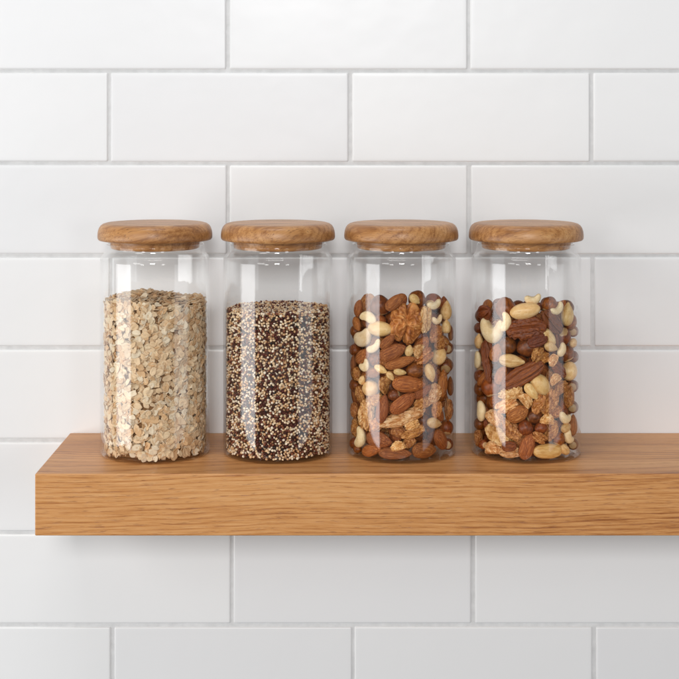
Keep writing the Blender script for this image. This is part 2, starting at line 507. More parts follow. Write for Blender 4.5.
def build_quinoa():
    rng = np.random.default_rng(23)
    protos = []
    nu = 10
    for k in range(4):
        v = []
        for i in range(7):
            th = math.pi * (0.03 + 0.94 * i / 6)
            for j in range(nu):
                a = 2 * math.pi * j / nu
                rr = math.sin(th) * (1 + 0.05 * rng.normal())
                z = math.cos(th) * (0.60 + 0.05 * k)
                if k % 2 == 0: z += 0.10 * math.exp(-((rr - 0.85) / 0.2) ** 2)   # the germ's ridge
                v.append((rr * math.cos(a), rr * math.sin(a), z))
        protos.append((np.array(v), uv_quads(nu, 7)))
    cream = [lin(244, 219, 182), lin(236, 202, 158), lin(249, 232, 206), lin(212, 166, 118)]
    red = [lin(92, 38, 28), lin(76, 32, 24), lin(104, 50, 34), lin(138, 80, 52)]
    black = [lin(46, 30, 26), lin(34, 24, 22), lin(60, 36, 28)]
    xf, tints = [], []
    def add(p, s, palebias=0.0):
        q = Vector(p) * 130.0
        cl = noise.noise(q) * 0.55 + palebias
        u = rng.uniform() + cl * 0.30
        if u > 0.40: c = cream[int(rng.integers(4))]
        elif u > 0.07: c = red[int(rng.integers(4))]
        else: c = black[int(rng.integers(3))]
        A = rot_from(rng.normal(size=3), rng) * s
        xf.append((int(rng.integers(4)), A, np.array(p)))
        tints.append(np.array(c[:3]) * rng.uniform(0.88, 1.08))
    H = 0.1163
    # shell of grains against the glass, spaced so they rarely merge
    cell = 0.00105
    occ = {}
    def ok(p, d):
        key = (int(p[0] // cell), int(p[1] // cell), int(p[2] // cell))
        for a in (-2, -1, 0, 1, 2):
            for b in (-2, -1, 0, 1, 2):
                for c in (-2, -1, 0, 1, 2):
                    for q in occ.get((key[0] + a, key[1] + b, key[2] + c), ()):
                        if (q[0] - p[0]) ** 2 + (q[1] - p[1]) ** 2 + (q[2] - p[2]) ** 2 < d * d: return False
        occ.setdefault(key, []).append(p)
        return True
    for (depth, tries, d) in ((0.0, 24000, 0.00172), (0.0016, 13000, 0.00172), (0.0032, 8000, 0.00172)):
        for i in range(tries):
            a = rng.uniform(0, 2 * math.pi); s = rng.uniform(0.00090, 0.00126)
            r = RIN - 0.0003 - s - depth - rng.uniform(0, 0.0004)
            p = (r * math.cos(a), r * math.sin(a), rng.uniform(BASE + s * 0.8, H))
            if ok(p, d): add(p, s)
    for (depth, tries) in ((0.0, 6500), (0.0012, 4200)):
        for i in range(tries):
            r = (RIN - 0.0016) * math.sqrt(rng.uniform()); a = rng.uniform(0, 2 * math.pi)
            x, y = r * math.cos(a), r * math.sin(a)
            z = H + 0.0012 - depth + 0.0011 * noise.noise((x * 60, y * 60, 3.3)) + rng.uniform(0, 0.0005)
            p = (x, y, z)
            if ok(p, 0.00172): add(p, rng.uniform(0.00090, 0.00126), 0.22)
    ex = core_mesh(0.0386, H - 0.0028, BASE + 0.0003)
    o = scatter_mesh('quinoa', protos, xf, tints, mat_attr('quinoa_grain', 0.5, None, 0.4), (ex[0], ex[1], lin(90, 54, 34)[:3]))
    o.location = (JARS[1][0], JY, 0.0001)
    tag(o, 'cream, red and black quinoa grains filling the second glass jar', 'quinoa', kind='stuff')
build_quinoa()

# ---------------------------------------------------------------- nut meshes (normalised to a unit box, long axis X, show side +Z)
def uv_nut(nu, nv, fn):
    V = []
    for i in range(nv):
        th = math.pi * i / (nv - 1)
        th = min(max(th, 0.012), math.pi - 0.012)
        for j in range(nu):
            V.append(fn(th, 2 * math.pi * j / nu))
    V = np.array(V)
    lo, hi = V.min(0), V.max(0)
    V = (V - (lo + hi) / 2) / (hi - lo)
    F = [tuple(q) for q in uv_quads(nu, nv)]
    F.append(tuple(range(nu - 1, -1, -1)))
    F.append(tuple(range((nv - 1) * nu, nv * nu)))
    return V, F

def nz3(x, y, z): return noise.noise((x, y, z))
def rdg(x, y, z): return 1.0 - min(1.0, abs(noise.noise((x, y, z))) * 2.4)

def almond(sd):
    def f(th, ph):
        x, s = -math.cos(th), math.sin(th)
        r = (s ** (1.0 + 0.42 * max(0, x))) * (1 - 0.16 * x)
        g = nz3(math.cos(ph) * 5.5, math.sin(ph) * 5.5, x * 0.8 + sd) * 0.05 + nz3(math.cos(ph) * 11, math.sin(ph) * 11, x * 1.3 + sd) * 0.022
        r *= 1 + g * min(1, s * 1.5) + 0.05 * nz3(x * 1.2 + sd, math.cos(ph), math.sin(ph))
        return (x * 1.7, r * math.cos(ph), r * math.sin(ph) * 0.62)
    return uv_nut(96, 48, f)

def hazelnut(sd):
    def f(th, ph):
        x, s = -math.cos(th), math.sin(th)
        r = s * (1 + 0.10 * x - 0.16 * x * x * (x > 0))
        r *= 1 + 0.05 * nz3(math.cos(ph) * 1.6 + sd, math.sin(ph) * 1.6, x * 1.2) + 0.014 * nz3(math.cos(ph) * 8, math.sin(ph) * 8, x * 1.5 + sd)
        xx = x * 1.02 + (0.10 * max(0, x - 0.75) / 0.25 if x > 0.75 else 0)
        if x < -0.8: xx = -0.8 - (x + 0.8) * -0.55
        return (xx, r * math.cos(ph), r * math.sin(ph))
    return uv_nut(64, 40, f)

def folds(x, y, z, sd):
    # meandering rounded ridges like a kernel's: level lines of a slow noise
    n1 = nz3(x + sd, y - sd, z)
    n2 = nz3(x * 1.9 + 4, y * 1.9 + sd, z * 1.9)
    a = abs(math.sin(7.5 * n1 + 2.2 * n2))
    return a ** 0.75

def walnut_half(sd):
    def f(th, ph):
        x, s = -math.cos(th), math.sin(th)
        y, z = s * math.cos(ph), s * math.sin(ph)
        k = folds(x * 1.35, y * 1.35 + (2.0 if y > 0 else 0) * 0, z * 1.35, sd)
        d = 0.74 + 0.23 * k + 0.02 * rdg(x * 4 + sd, y * 4, z * 4)
        cl = math.exp(-((y + 0.05 * math.sin(4 * x + sd)) / 0.14) ** 2)
        d -= (0.50 if z > -0.2 else 0.12) * cl * (0.5 + 0.5 * abs(x))
        d += 0.05 * math.cos(5 * math.atan2(y, x) + sd)
        return (x * d * 1.12, y * d * 0.95, (z * 0.66 if z > 0 else z * 0.4) * d)
    return uv_nut(200, 130, f)

def walnut_piece(sd, elong=1.25, quarter=False, curl=0.0):
    # a broken kernel: a whole or split lobe with the same meandering folds, snapped ends and a papery hollow side
    def f(th, ph):
        x, s = -math.cos(th), math.sin(th)
        y, z = s * math.cos(ph), s * math.sin(ph)
        k = folds(x * 1.15 * elong, y * 1.25, z * 1.25, sd)
        d = 0.70 + 0.27 * k + 0.10 * nz3(x * 2.2 + sd, y * 2.2, z * 2.2) + 0.018 * rdg(x * 5 + sd, y * 5, z * 5)
        if not quarter:
            cl = math.exp(-((y + 0.10 * math.sin(3 * x + sd)) / 0.15) ** 2)
            d -= (0.40 if z > -0.2 else 0.1) * cl * (0.45 + 0.55 * abs(x))
        X, Y, Z = x * d * elong, y * d * 0.9, z * d * (0.75 if z > 0 else 0.45)
        if quarter and y < 0:
            Y *= 0.35                              # the snapped face
        if x > 0.72: X = elong * (0.72 + (x - 0.72) * 0.35) * d
        Y += curl * (x * x - 0.4)
        return (X, Y, Z)
    return uv_nut(140, 96, f)

def pecan(sd, ribs=False):
    def f(th, ph):
        x, s = -math.cos(th), math.sin(th)
        y0, z0 = math.cos(ph), math.sin(ph)
        r = s ** 0.80 * (1 - 0.06 * x)
        w = 0.30 * nz3(x * 1.7 + sd, y0, z0)
        fine = nz3(x * 6 + sd, y0 * 3.2, z0 * 3.2) * 0.07
        if ribs:
            # lobes in a comb on both sides of a deep middle furrow
            wob = 1.1 * nz3(x * 2.1, sd + (3 if y0 > 0 else 8), z0) + 0.5 * nz3(x * 5, y0 * 4, sd)
            a = abs(math.sin(6.2 * x + 1.6 * abs(y0) + 2.2 * wob + (0.9 if y0 > 0 else 0))) ** 0.7
            dep = 0.20 + 0.16 * nz3(x * 3 + sd, y0 * 2, z0 * 2)
            r *= 0.74 + 0.26 * (1 - (1 - a) * min(1, abs(y0) * 1.9) * (dep / 0.26)) + (fine + 0.09 * nz3(x * 9, y0 * 6, z0 * 6 + sd)) * s
            mid = math.exp(-((y0 * s) / 0.13) ** 2) if z0 > -0.1 else 0
            side = math.exp(-((abs(y0) * s - 0.55) / 0.10) ** 2) if z0 > 0 else 0
            r *= 1 - 0.38 * mid * min(1, 1.6 * s) - 0.16 * side
        else:
            g = abs(math.cos(2.5 * (ph - math.pi / 2) + w))
            g = min(1.0, g * 1.55) ** 0.75
            r *= 0.38 + 0.62 * g + fine * min(1, 1.4 * s) + 0.05 * nz3(x * 3, y0 * 9 + sd, z0 * 9)
        return (x * 1.95, r * y0, r * z0 * 0.62)
    return uv_nut(180, 110, f)

def cashew(sd, span=98.0):
    rng = random.Random(sd)
    def f(th, ph):
        t = 0.5 - 0.5 * math.cos(th)
        al = R(-span + 2 * span * t)
        rc = 0.34
        cx, cy = rc * math.sin(al), -rc * math.cos(al)
        pr = 0.215 * (max(1e-4, math.sin(th)) ** 0.72) * (1.12 - 0.30 * t) * (1 + 0.05 * nz3(t * 4 + sd, math.cos(ph), math.sin(ph)))
        pr *= 1 - 0.10 * math.exp(-((math.cos(ph) + 1) / 0.12) ** 2)
        nx, ny = math.sin(al), -math.cos(al)
        return (cx + nx * pr * math.cos(ph), cy + ny * pr * math.cos(ph), pr * math.sin(ph) * 0.95)
    return uv_nut(40, 48, f)

def peanut(sd):
    def f(th, ph):
        x, s = -math.cos(th), math.sin(th)
        r = s ** 0.9 * (1 - 0.10 * x + 0.07 * math.sin(2.6 * x + sd))
        r *= 1 + 0.05 * nz3(x * 1.6 + sd, math.cos(ph) * 1.2, math.sin(ph) * 1.2)
        if math.sin(ph) > 0: r *= 1 - 0.10 * math.exp(-((math.cos(ph)) / 0.16) ** 2) * (0.5 + 0.5 * math.sin(sd * 3))
        xx = x + (0.16 * (x - 0.9) / 0.1 if x > 0.9 else 0)
        return (xx * 1.5, r * math.cos(ph) * 0.95, r * math.sin(ph) * 0.78)
    return uv_nut(56, 40, f)

def macadamia(sd):
    def f(th, ph):
        x, s = -math.cos(th), math.sin(th)
        r = s * (1 + 0.06 * nz3(x * 1.3 + sd, math.cos(ph), math.sin(ph)) - 0.05 * x)
        return (x, r * math.cos(ph), r * math.sin(ph) * 0.95)
    return uv_nut(56, 40, f)

def brazil(sd):
    def f(th, ph):
        x, s = -math.cos(th), math.sin(th)
        r = s ** 0.72 * (1 + 0.10 * math.cos(3 * ph - math.pi / 2)) * (1 + 0.05 * nz3(x * 2 + sd, math.cos(ph), math.sin(ph)))
        return (x * 1.9, r * math.cos(ph), r * math.sin(ph) * 0.9 + 0.14 * x * x)
    return uv_nut(64, 48, f)

NUTMAT = {
 'almond': nut_mat('almond_skin', (2.0, 17, 17), [(0.28, lin(96, 44, 22)), (0.45, lin(146, 78, 42)), (0.58, lin(180, 106, 62)), (0.74, lin(220, 158, 108))], 0.58,
                   fine=((4, 60, 60), 0.58, 0.82, lin(204, 150, 106)), bump=(0.8, 0.045), tone=(0.78, 0.42)),
 'hazelnut': nut_mat('hazelnut_skin', (4, 9, 9), [(0.3, lin(88, 42, 22)), (0.5, lin(132, 68, 36)), (0.68, lin(160, 90, 52)), (0.85, lin(190, 130, 84))], 0.42,
                     fine=((3, 40, 40), 0.62, 0.85, lin(196, 142, 96)), bump=(0.4, 0.03), patch=(-0.42, lin(206, 168, 122)), tone=(0.66, 0.50)),
 'walnut': nut_mat('walnut_kernel', (5, 5, 5), [(0.28, lin(116, 62, 32)), (0.46, lin(166, 104, 60)), (0.62, lin(202, 144, 92)), (0.8, lin(230, 188, 138))], 0.5,
                   fine=((8, 8, 8), 0.54, 0.70, lin(138, 80, 40)), bump=(0.5, 0.05), detail=6),
 'walnut_pale': nut_mat('pale_walnut_kernel', (4, 4, 4), [(0.28, lin(156, 94, 52)), (0.43, lin(204, 148, 96)), (0.58, lin(228, 186, 138)), (0.8, lin(243, 219, 182))], 0.5,
                   fine=((7, 7, 7), 0.52, 0.66, lin(170, 108, 58)), bump=(0.5, 0.05), detail=6),
 'pecan': nut_mat('pecan_kernel', (3, 14, 14), [(0.28, lin(78, 34, 18)), (0.48, lin(124, 60, 32)), (0.66, lin(156, 84, 46)), (0.85, lin(192, 124, 76))], 0.4,
                   fine=((14, 40, 40), 0.60, 0.82, lin(204, 140, 92)), bump=(0.7, 0.06), detail=6, tone=(0.74, 0.40)),
 'cashew': nut_mat('cashew_kernel', (3, 3, 3), [(0.3, lin(220, 188, 142)), (0.55, lin(235, 210, 170)), (0.8, lin(242, 224, 192))], 0.52,
                   fine=((9, 14, 14), 0.58, 0.76, lin(206, 162, 110)), bump=(0.5, 0.05)),
 'peanut': nut_mat('peanut_kernel', (3, 4, 4), [(0.3, lin(204, 154, 100)), (0.55, lin(226, 188, 136)), (0.8, lin(240, 212, 168))], 0.45,
                   fine=((7, 16, 16), 0.56, 0.76, lin(178, 120, 70)), bump=(0.55, 0.05)),
 'macadamia': nut_mat('macadamia_kernel', (3, 3, 3), [(0.3, lin(210, 164, 108)), (0.55, lin(228, 190, 138)), (0.8, lin(240, 214, 172))], 0.4,
                   fine=((8, 12, 12), 0.57, 0.76, lin(196, 146, 92)), bump=(0.5, 0.05)),
 'brazil': nut_mat('brazil_kernel', (2.5, 8, 8), [(0.3, lin(196, 140, 82)), (0.55, lin(222, 178, 118)), (0.8, lin(238, 208, 158))], 0.42,
                   fine=((4, 22, 22), 0.60, 0.76, lin(150, 90, 48)), bump=(0.3, 0.03)),
}
# kind: (object name, category word, material, thickness/width)
KIND = {'A': ('almond', 'almond', 0.62), 'H': ('hazelnut', 'hazelnut', 1.0), 'W': ('walnut_half', 'walnut', 0.60),
        'w': ('walnut_piece', 'walnut', 0.70), 'v': ('walnut_piece', 'walnut_pale', 0.70), 'P': ('pecan_half', 'pecan', 0.6),
        'C': ('cashew', 'cashew', 0.62), 'p': ('peanut', 'peanut', 0.82), 'M': ('macadamia_nut', 'macadamia', 0.95), 'B': ('brazil_nut', 'brazil', 0.9)}
NUTMESH = {}
def mk(kind, fns):
    out = []
    for V, F in fns:
        me = bpy.data.meshes.new(KIND[kind][0])
        me.from_pydata([tuple(v) for v in V], [], F)
        me.polygons.foreach_set('use_smooth', [True] * len(me.polygons))
        me.materials.append(NUTMAT[KIND[kind][1]])
        bm = bmesh.new(); bm.from_mesh(me); bmesh.ops.recalc_face_normals(bm, faces=bm.faces); bm.to_mesh(me); bm.free()
        out.append(me)
    NUTMESH[kind] = out
mk('A', [almond(1.3), almond(7.7), almond(12.1), almond(21.4), almond(33.0)])
mk('H', [hazelnut(2.0), hazelnut(8.8), hazelnut(15.1)])
mk('W', [walnut_half(1.7), walnut_half(6.3)])
wps = [walnut_piece(3.3), walnut_piece(5.1, 1.6, True, 0.25), walnut_piece(9.2, 1.1), walnut_piece(12.4, 1.3, True, -0.2), walnut_piece(15.0, 2.0, True, 0.3), walnut_piece(20.7, 1.2, True)]
mk('w', wps); mk('v', wps)
mk('P', [pecan(3.1), pecan(9.4, True)])
mk('C', [cashew(3), cashew(5, 80.0), cashew(8, 62.0)])
mk('p', [peanut(1.0), peanut(2.3), peanut(4.4)])
mk('M', [macadamia(1.0), macadamia(5.0)])
mk('B', [brazil(2.0)])

# nuts seen against the glass, measured on the photograph: kind, photo x, y, tilt, length, width (photo px), inset mm, variant
SEEN3 = [
 ('A', 358.5, 308, 68, 19, 13, 0, 0), ('H', 380, 306, 100, 21, 21, 3, 0), ('A', 395, 302, 40, 24, 12, 2.5, 1), ('C', 368, 317.5, 170, 22, 11, 0, 2),
 ('A', 357, 324, -45, 17, 12, 0, 2), ('M', 380, 328, 0, 27, 16, 0, 0), ('C', 363.5, 338, 25, 27, 17, 0, 2), ('H', 352, 331, 0, 13, 13, 1, 1),
 ('A', 388, 341, 45, 20, 10, 1.5, 3), ('W', 408, 323, 82, 44, 35, 0, 0), ('H', 417, 299, 60, 18, 18, 9, 2), ('p', 411, 303, -40, 13, 9, 6, 0),
 ('H', 434, 302, 20, 18, 18, 7, 0), ('C', 431, 308, 12, 17, 9, 1, 1), ('v', 426, 318, 85, 25, 12, 0.5, 0), ('C', 437, 320, 10, 14, 9, 0, 0),
 ('p', 446, 311, 75, 20, 14, 0, 1), ('p', 446, 326, 85, 14, 11, 0, 2), ('A', 452, 333, 85, 16, 9, 0, 3), ('w', 436, 334, 60, 18, 12, 1, 1),
 ('H', 353, 350, 0, 13, 13, 0, 2), ('A', 353.5, 363, 85, 17, 11, 0, 4), ('A', 363.5, 356, 32, 25, 13, 0, 1), ('C', 374, 348, 38, 20, 9, 0.5, 1),
 ('A', 392.5, 352, 26, 29, 17, 0, 0), ('A', 400, 362, 17, 32, 11, 1, 2), ('C', 365, 366, 40, 14, 11, 0, 1), ('p', 381, 370, -22, 15, 8, 0.5, 0),
 ('p', 389.5, 376, -52, 11, 7, 1, 1), ('p', 400, 372, -8, 13, 7, 1.5, 2), ('w', 383.5, 384, 70, 17, 12, 0.5, 3), ('w', 356, 374, 100, 13, 10, 0, 1),
 ('H', 355, 385, 0, 14, 14, 0, 1), ('p', 362.5, 380, 60, 10, 8, 0, 2), ('M', 371, 389, 20, 19, 16, 0, 1), ('A', 409, 383, -3, 34, 17, 0, 3),
 ('H', 393.5, 396, 200, 13, 12, 0.5, 0), ('w', 361, 396, 110, 16, 11, 0, 2), ('p', 409, 350, 80, 12, 9, 2, 0), ('v', 418, 351, 60, 14, 9, 1, 3),
 ('w', 423, 357, 30, 20, 13, 0.5, 0), ('M', 439, 355, 60, 19, 16, 0, 0), ('w', 441, 343, 10, 18, 12, 0, 5), ('H', 415, 370, 190, 19, 17, 0.5, 2),
 ('p', 430, 373, -70, 20, 11, 0, 0), ('H', 447, 365, 30, 16, 16, 0, 1), ('H', 451.5, 348, 0, 13, 13, 0, 0), ('A', 442, 383, 80, 29, 15, 0, 4),
 ('A', 452, 386, 90, 20, 10, 0, 0), ('A', 405.5, 402, 38, 31, 16, 0, 4), ('v', 432, 396, 60, 20, 13, 0, 1), ('A', 383.5, 410, 78, 30, 14, 0, 2),
 ('v', 367, 412, 80, 30, 17, 0, 2), ('w', 354, 412, 90, 15, 11, 0, 4), ('w', 354.5, 425, 80, 17, 12, 0, 0), ('C', 360.5, 438, 75, 22, 14, 0, 1),
 ('A', 379, 440, -6, 29, 17, 0, 1), ('v', 401, 420, 20, 42, 14, 0, 4), ('v', 417, 412, 40, 14, 10, 2, 5), ('w', 400, 431, -20, 16, 11, 1.5, 3),
 ('v', 411.5, 423, 20, 14, 9, 0, 0), ('v', 397, 446, 18, 15, 9, 0.5, 3), ('w', 413, 433, 22, 23, 9, 1, 4), ('A', 394, 455, 1, 34, 12.5, 0, 3),
 ('A', 372, 452, 18, 25, 12, 0, 0), ('H', 358, 451, 0, 10, 9, 0, 1), ('H', 352.5, 444, 0, 12, 12, 0, 0), ('A', 424.5, 450.5, -5, 28, 17, 0, 2),
 ('A', 441, 440, -47, 28, 16, 0, 1), ('p', 434.5, 423, -14, 20, 11, 0, 1), ('H', 447.5, 427, 60, 16, 15, 0, 2), ('w', 450, 410, 90, 20, 12, 0, 2),
 ('w', 425, 403, 10, 16, 12, 1.5, 5), ('w', 436, 409, 80, 16, 11, 0, 0), ('H', 449, 447, 0, 12, 12, 0, 1), ('w', 409, 441, 40, 12, 10, 2, 5), ('A', 375, 372, 10, 18, 10, 1.5, 4),
 ('w', 372, 402, 10, 18, 12, 2, 1), ('A', 420, 392, 30, 22, 11, 2.5, 0), ('w', 376, 425, 40, 18, 12, 2.0, 5),
]
SEEN4 = [
 ('P', 484.5, 313, 20, 22, 17, 0, 0), ('H', 506, 308, 100, 22, 21, 2.5, 0), ('C', 492.5, 332, 0, 31, 25, 0, 0), ('C', 509, 323, 80, 20, 11, 0.5, 1),
 ('M', 525, 311, 12, 31, 16, 1.5, 0), ('C', 533, 300, 10, 17, 11, 8, 1), ('P', 525, 328, 8, 41, 25, 0, 1), ('H', 477.5, 328, 0, 11, 11, 0, 1),
 ('p', 479, 341, 80, 16, 12, 0, 0), ('P', 488, 348, -60, 20, 11, 1, 0), ('H', 550, 305, 60, 17, 17, 5, 2), ('C', 556, 309, 30, 17, 10, 2, 0),
 ('P', 553, 322, -48, 30, 17, 0, 0), ('p', 567, 314, 80, 24, 15, 0, 1), ('p', 547, 339, -48, 20, 11, 0.5, 2), ('H', 574, 331, 0, 12, 12, 0, 0),
 ('p', 573, 343, 0, 11, 10, 0, 0), ('P', 486.5, 363, -74, 42, 13, 0, 1), ('C', 478, 360, 85, 18, 10, 0, 2), ('H', 478, 376, 0, 13, 13, 0, 2),
 ('p', 512, 361, -2, 27, 14, 0, 1), ('H', 529, 346, 200, 24, 22, 0, 0), ('H', 508, 345, 70, 18, 18, 1.5, 1), ('P', 524, 374, 31, 48, 19, 0, 0),
 ('H', 480, 389, 0, 15, 15, 0, 1), ('H', 491.5, 386, 110, 22, 21, 0, 2), ('v', 512, 393, 20, 24, 13, 0, 4), ('v', 525, 398, -50, 16, 11, 0.5, 3),
 ('w', 537, 354, 70, 15, 10, 1, 2), ('w', 540, 363, 20, 15, 10, 1, 0), ('M', 540.5, 386, -55, 24, 19, 0, 1), ('p', 531, 392, -52, 19, 10, 0, 2),
 ('p', 551, 345, -20, 16, 10, 0, 1), ('C', 562, 350, 60, 15, 9, 0, 2), ('v', 555, 361, 60, 12, 9, 0, 5), ('H', 573, 357, 180, 13, 13, 0, 0),
 ('M', 569, 371, 60, 20, 18, 0, 0), ('H', 573, 386, 0, 13, 13, 0, 2), ('v', 556, 377, 30, 13, 9, 0.5, 3), ('w', 551, 402, 60, 25, 16, 0, 1),
 ('w', 569, 397, 100, 20, 13, 0, 2), ('v', 505.5, 406, 25, 23, 13, 0, 0), ('A', 517.5, 413, 27, 24, 17, 0, 1), ('H', 534.5, 417, 20, 17, 16, 0.5, 1),
 ('H', 526, 427, 100, 17, 16, 0.5, 0), ('v', 495.5, 418, -20, 20, 14, 0, 5), ('C', 481.5, 411, 100, 21, 13, 0, 2), ('w', 513, 430, -42, 24, 14, 0, 4),
 ('v', 498.5, 437, -20, 31, 18, 0, 1), ('H', 478, 424, 0, 13, 13, 0, 1), ('w', 478, 438, 90, 17, 12, 0, 2), ('H', 484, 445, 180, 11, 10, 0, 2),
 ('v', 490.5, 454, 10, 20, 13, 0, 3), ('v', 508.5, 455, 8, 21, 11, 0, 2), ('P', 508, 446, 10, 16, 11, 1, 0), ('A', 528, 447.5, 72, 28, 15, 0, 3),
 ('B', 547.5, 451, -2, 31, 15, 0, 0), ('H', 540.5, 428, 200, 14, 12, 0.5, 2), ('w', 537, 437, -30, 15, 10, 0.5, 0), ('w', 538, 405, 62, 19, 11, 0.5, 5),
 ('v', 546, 419, -10, 14, 10, 0.5, 3), ('C', 565, 418, -20, 18, 11, 0, 1), ('p', 566, 428, 10, 16, 10, 0, 0), ('H', 559.5, 439, 60, 14, 13, 0, 0),
 ('C', 568, 437, -50, 18, 11, 0, 1), ('p', 564, 449, -30, 16, 10, 0, 2), ('H', 574, 407, 0, 13, 13, 0, 1), ('A', 573, 425, 88, 22, 13, 0, 4),
 ('H', 574, 444, 0, 12, 12, 0, 2), ('w', 551, 430, 80, 20, 13, 1.5, 4), ('P', 558, 370, -40, 24, 13, 1.5, 1), ('A', 501, 375, 60, 22, 12, 2, 2), ('w', 560, 387, 20, 18, 12, 1.5, 3),
 ('P', 538, 341, 20, 22, 13, 2.5, 0), ('H', 497, 402, 0, 15, 15, 1.5, 0), ('A', 520, 440, 40, 16, 11, 3, 4), ('w', 553, 412, 0, 18, 12, 2, 1), ('A', 500, 352, 70, 20, 12, 2, 1),
]
CAM = np.array([0.0, -1.2976, 0.2723]); FPX = 1500.0

def pix_dir(px, py):
    return np.array([(px - 339.5) / FPX, 1.0, -(py - 118.0) / FPX])

def pack(jx, seen, seed, fill_kinds):
    rng = np.random.default_rng(seed)
    nuts = []
    c0 = np.array([jx, JY, 0.0001])
    pxmm = 1.262
    for (k, px, py, ang, L, Wd, ins, var) in seen:
        L, Wd = L / pxmm * MM, Wd / pxmm * MM
        if k in 'wv': L *= 1.12; Wd *= 1.12
        T = Wd * KIND[k][2]
        if k == 'C': T = min(Wd * 0.75, L * 0.42)
        rho = RIN - 0.0004 - T / 2 - ins * MM
        d = pix_dir(px, py); o = CAM - c0
        a = d[0] ** 2 + d[1] ** 2; b = 2 * (o[0] * d[0] + o[1] * d[1]); cc = o[0] ** 2 + o[1] ** 2 - rho ** 2
        disc = max(0.0, b * b - 4 * a * cc)
        t = (-b - math.sqrt(disc)) / (2 * a)
        P = o + d * t
        rr = math.hypot(P[0], P[1]); P[0] *= rho / rr; P[1] *= rho / rr
        P[2] = max(P[2], BASE + 0.4 * min(Wd, L * abs(math.sin(R(ang))) + Wd * abs(math.cos(R(ang)))))
        n = np.array([P[0], P[1], 0]) / rho
        tg = np.array([-n[1], n[0], 0])
        aa = R(ang)
        X = tg * math.cos(aa) + np.array([0, 0, 1.0]) * math.sin(aa)
        Z = n + 0.16 * rng.normal(size=3); Z -= X * Z.dot(X); Z /= np.linalg.norm(Z)
        Y = np.cross(Z, X)
        nuts.append(dict(k=k, dims=(L, Wd, T), P=P.copy(), tgt=P.copy(), A=np.stack([X, Y, Z], 1), hero=True, var=var, px=px, py=py, ang=ang))
    # nuts behind those: second layer, far side and the heap's top
    def rand_nut(p, inward, n):
        k = fill_kinds[int(rng.integers(len(fill_kinds)))]
        L = {'A': 21, 'H': 14.5, 'w': 19, 'v': 18, 'P': 25, 'C': 20, 'p': 15, 'M': 16}[k] * MM * rng.uniform(0.88, 1.08)
        Wd = L * {'A': .56, 'H': .97, 'w': .65, 'v': .65, 'P': .48, 'C': .62, 'p': .66, 'M': .95}[k]
        T = Wd * KIND[k][2]
        Z = n + 0.45 * rng.normal(size=3); Z /= np.linalg.norm(Z)
        A = rot_from(Z, rng)
        nuts.append(dict(k=k, dims=(L, Wd, T), P=np.array(p), tgt=np.array(p), A=A, hero=False, var=int(rng.integers(9)), px=0, py=0, ang=0))
    def z_even(i, n, lo, hi): return lo + (hi - lo) * ((i + rng.uniform()) / n)
    for i in range(92):
        a = R(rng.uniform(-195, 15)); r = rng.uniform(0.022, 0.029)
        rand_nut((r * math.cos(a), r * math.sin(a), z_even(i, 92, 0.012, 0.112)), 1, np.array([math.cos(a), math.sin(a), 0]))
    for i in range(66):
        a = R(rng.uniform(5, 175)); r = 0.0345
        rand_nut((r * math.cos(a), r * math.sin(a), z_even(i, 66, 0.012, 0.119)), 1, np.array([math.cos(a), math.sin(a), 0]))
    for i in range(16):
        a = rng.uniform(0, 2 * math.pi); r = 0.027 * math.sqrt(rng.uniform())
        rand_nut((r * math.cos(a), r * math.sin(a), rng.uniform(0.104, 0.115)), 1, np.array([0, -0.3, 1.0]))
    # push overlapping nuts apart (each nut stood for by a row of balls)
    own, off, rad = [], [], []
    for i, nt in enumerate(nuts):
        L, Wd, T = nt['dims']
        r = (Wd + T) / 4 * 0.94
        m = max(1, int(round(L / (1.5 * r))))
        if L < 2.4 * r: m = 1 if L < 2.15 * r else 2
        for j in range(m):
            s = 0 if m == 1 else (-1 + 2 * j / (m - 1)) * (L / 2 - r)
            taper = 1.0 if m < 3 else (0.78 if j in (0, m - 1) else 1.0)
            own.append(i); off.append(nt['A'][:, 0] * s); rad.append(r * taper)
    own = np.array(own); off = np.array(off); rad = np.array(rad)
    P = np.array([n['P'] for n in nuts]); TG = np.array([n['tgt'] for n in nuts])
    hero = np.array([n['hero'] for n in nuts])
    mob = np.where(hero, 0.30, 1.0)
    nb = len(own); same = own[:, None] == own[None, :]
    topz = np.array([0.1165 if not h else 0.2 for h in hero])
    halfT = np.array([n['dims'][2] / 2 for n in nuts])
    for it in range(170):
        S = P[own] + off
        D = S[:, None, :] - S[None, :, :]
        dist = np.sqrt((D ** 2).sum(-1)) + 1e-9
        ov = rad[:, None] + rad[None, :] - dist
        ov[same] = 0
        ov = np.clip(ov, 0, None)
        w = mob[own]
        share = w[:, None] / (w[:, None] + w[None, :])
        push = (D / dist[..., None]) * (ov * share)[..., None]
        mv = np.zeros_like(P); cnt = np.zeros(len(P))
        np.add.at(mv, own, push.sum(1)); np.add.at(cnt, own, (ov > 0).sum(1))
        mv *= (0.9 / np.maximum(cnt, 1))[:, None] * 1.3
        P += mv
        P[hero] += (TG[hero] - P[hero]) * np.array([0.05, 0.05, 0.08])
        # stay within the glass and on the base
        for i in range(len(P)):
            sel = np.nonzero(own == i)[0]
            q = P[i] + off[sel]
            rq = np.hypot(q[:, 0], q[:, 1])
            lim = RIN - 0.0003 - (halfT[i] * (0.98 if hero[i] else 1.1))
            ex = rq - lim
            j = int(ex.argmax())
            if ex[j] > 0:
                P[i][:2] -= q[j][:2] / rq[j] * ex[j]
            lowz = (q[:, 2] - rad[sel]).min()
            if lowz < BASE: P[i][2] += BASE - lowz
            if not hero[i] and P[i][2] > topz[i]: P[i][2] = topz[i]
